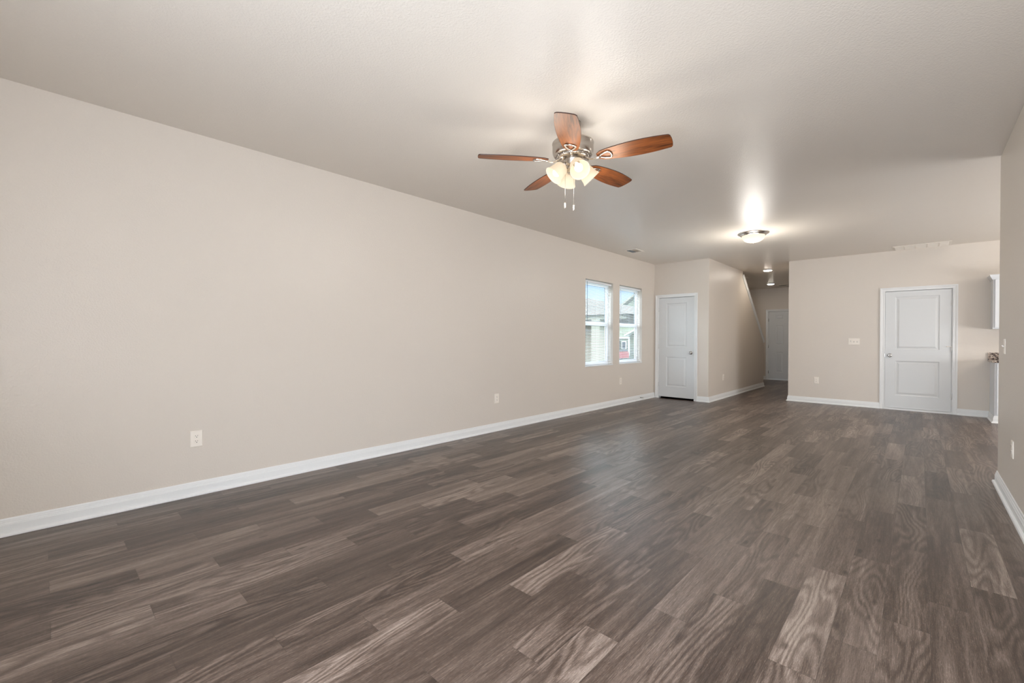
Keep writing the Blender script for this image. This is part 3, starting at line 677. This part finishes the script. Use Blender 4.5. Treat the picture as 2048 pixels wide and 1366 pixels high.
for k in range(2):
    x = 0.022+0.432*k
    panel_slab(x, x+0.424, 0.125, 0.690, -0.621, 0.020, [(x+0.06, x+0.364, 0.185, 0.630)]).build('cabinet_door', 'cab', bc)
    panel_slab(x, x+0.424, 0.705, 0.860, -0.621, 0.020, [(x+0.04, x+0.384, 0.735, 0.830)]).build('cabinet_drawer', 'cab', bc)
ct = empty('countertop', (CXK, YB, 0.875), label='speckled brown granite countertop with short backsplash on the base cabinet', cat='countertop')
MB().box(-0.025, 0.90, -0.635, -0.0005, 0.0, 0.032).build('counter_slab', 'granite', ct, bevel=0.004)
MB().box(-0.025, 0.90, -0.022, -0.0005, 0.0325, 0.136).build('backsplash', 'granite', ct, bevel=0.003)

# ------------------------------------------------------------------ outside
tag(MB().box(-70, XL-T-0.01, -30, 90, -0.42, -0.32).build('ground', 'grass'), kind='structure')
def part(name, m, root, mb):
    o = mb.build(name, m, root); o.matrix_parent_inverse = Matrix.Translation(-Vector(root.location)); return o
# house with the hipped brown roof
ha = empty('neighbour_house', (-17, 24, -0.32), label='cream and tan neighbour house with brown shingle roof, seen through the nearer window', cat='house')
part('wall', 'stucco', ha, MB().box(-24, -14.42, 22.6, 25.4, -0.32, 2.36))
part('porch_beam', 'post', ha, MB().box(-24, -11.45, 20.95, 21.25, 2.30, 2.52))
part('porch_post', 'post', ha, MB().box(-13.44, -12.90, 20.95, 21.45, -0.32, 2.30))
part('soffit', 'stucco', ha, MB().box(-24, -11.45, 21.25, 34.3, 2.38, 2.50))
rf = MB(); rf.add([(-32, 20.7, 2.53), (-11.05, 20.7, 2.53), (-11.05, 34.7, 2.53), (-32, 34.7, 2.53), (-25.0, 27.7, 4.23), (-18.05, 27.7, 4.23)],
                  [(0, 1, 5, 4), (1, 2, 5), (2, 3, 4, 5), (3, 0, 4), (0, 3, 2, 1)])
part('roof', 'shingle', ha, rf)
# gabled house further off
hb = empty('neighbour_house', (-15, 42, -0.32), label='pale green gabled house with grey garage door, seen through the window by the closet', cat='house')
KB = 1.17
def sc(p): return (p[0]*KB, p[1]*KB, 1.195+(p[2]-1.195)*KB)
def partb(name, m_, mb): mb.v = [sc(p) for p in mb.v]; return part(name, m_, hb, mb)
GZ = 1.195+(-0.32-1.195)/KB
w_ = MB(); pl = [(-19.5, GZ), (-7.0, GZ), (-7.0, 3.10), (-13.2, 6.6), (-18.2, 3.30), (-19.5, 3.10)]
n_ = len(pl); w_.add([(a, 32.0, b) for a, b in pl]+[(a, 40.0, b) for a, b in pl], [tuple(range(n_)), tuple(range(2*n_-1, n_-1, -1))]+[(i, (i+1) % n_, n_+(i+1) % n_, n_+i) for i in range(n_)])
partb('wall', 'siding_green', w_)
rk = MB()
for (xa, za, xb_, zb_) in ((-18.4, 3.28, -13.2, 6.72), (-13.2, 6.72, -6.8, 3.15)):
    rk.add([(xa, 31.6, za), (xb_, 31.6, zb_), (xb_, 40.3, zb_), (xa, 40.3, za), (xa, 31.6, za+0.16), (xb_, 31.6, zb_+0.16), (xb_, 40.3, zb_+0.16), (xa, 40.3, za+0.16)],
           [(0, 1, 2, 3), (4, 5, 6, 7), (0, 1, 5, 4), (1, 2, 6, 5), (2, 3, 7, 6), (3, 0, 4, 7)])
partb('rake_board', 'post', rk)
partb('corner_board', 'vinyl', MB().box(-17.05, -16.93, 31.93, 31.99, GZ, 1.25))
partb('frieze_board', 'vinyl', MB().box(-19.4, -16.93, 31.90, 31.99, 1.25, 1.38))
partb('garage_door', 'grey_door', MB().box(-17.95, -17.1, 31.93, 31.99, GZ, 0.32))
partb('window', 'vinyl', MB().box(-17.62, -17.22, 31.93, 31.985, 0.40, 1.05))
partb('window_pane', 'window_dark', MB().box(-17.56, -17.28, 31.90, 31.93, 0.46, 0.99))
partb('door', 'window_dark', MB().box(-17.93, -17.80, 31.93, 31.985, 0.36, 1.20))
aw = MB(); aw.add([(-17.0, 31.2, 1.45), (-16.0, 31.2, 1.95), (-16.0, 32, 1.95), (-17.0, 32, 1.45), (-17.0, 31.2, 1.56), (-16.0, 31.2, 2.06), (-16.0, 32, 2.06), (-17.0, 32, 1.56)], [(0, 1, 2, 3), (4, 5, 6, 7), (0, 1, 5, 4), (1, 2, 6, 5), (2, 3, 7, 6), (3, 0, 4, 7)])
partb('entry_gable', 'vinyl', aw)
# bush beyond the porch post
random.seed(5)
bu = empty('bush', (-18.0, 29.4, -0.32), label='leafy green bush outside between the porch post and the window frame', cat='bush')
m = MB()
for i in range(900):
    a = random.uniform(0, 6.283); r_ = random.uniform(0, 1)**0.5*0.75; z = random.uniform(0.15, 1.45)
    r_ *= math.sin(math.pi*min(1, max(0.08, z/1.6)))**0.5
    c = Vector((r_*math.cos(a), r_*math.sin(a), z)); d1_ = Vector([random.uniform(-1, 1) for _ in range(3)]).normalized()*0.07; d2_ = Vector([random.uniform(-1, 1) for _ in range(3)]).normalized()*0.035
    m.add([c-d1_, c+d2_, c+d1_, c-d2_], [(0, 1, 2, 3)])
m.build('foliage', 'leaf', bu)
m = MB()
for i in range(6): m.tube([(0, 0, 0), (0.3*math.cos(i), 0.3*math.sin(i), 0.7), (0.45*math.cos(i), 0.45*math.sin(i), 1.2)], [0.03, 0.02, 0.01], 6)
m.build('stem', 'stucco', bu)
# red car
ca = empty('car', (-17.1, 27.6, -0.32), 0, label='red car parked outside beyond the porch post', cat='car')
def carprof(pts, x0, x1):
    m_ = MB(); k_ = len(pts); m_.add([(x0, a, b) for a, b in pts]+[(x1, a, b) for a, b in pts], [tuple(range(k_)), tuple(range(2*k_-1, k_-1, -1))]+[(i, (i+1) % k_, k_+(i+1) % k_, k_+i) for i in range(k_)]); return m_
carprof([(-0.85, 0.18), (0.85, 0.18), (0.88, 0.5), (0.80, 0.66), (-0.80, 0.66), (-0.88, 0.5)], -2.0, 2.0).build('body', 'red', ca, bevel=0.06, seg=3)
carprof([(-0.76, 0.66), (0.76, 0.66), (0.62, 1.08), (-0.62, 1.08)], -1.3, 0.9).build('windows', 'carglass', ca, bevel=0.04)
MB().box(-1.1, 0.7, -0.60, 0.60, 1.08, 1.12).build('car_roof', 'red', ca, bevel=0.02)
for x in (-1.25, 1.25):
    for y in (-0.80, 0.80): MB().lathe([(0, -0.1), (0.28, -0.1), (0.31, -0.07), (0.31, 0.07), (0.28, 0.1), (0, 0.1)], Matrix.Translation((x, y, 0.31)) @ Matrix.Rotation(R(90), 4, 'X'), 24).build('wheel', 'tyre', ca)
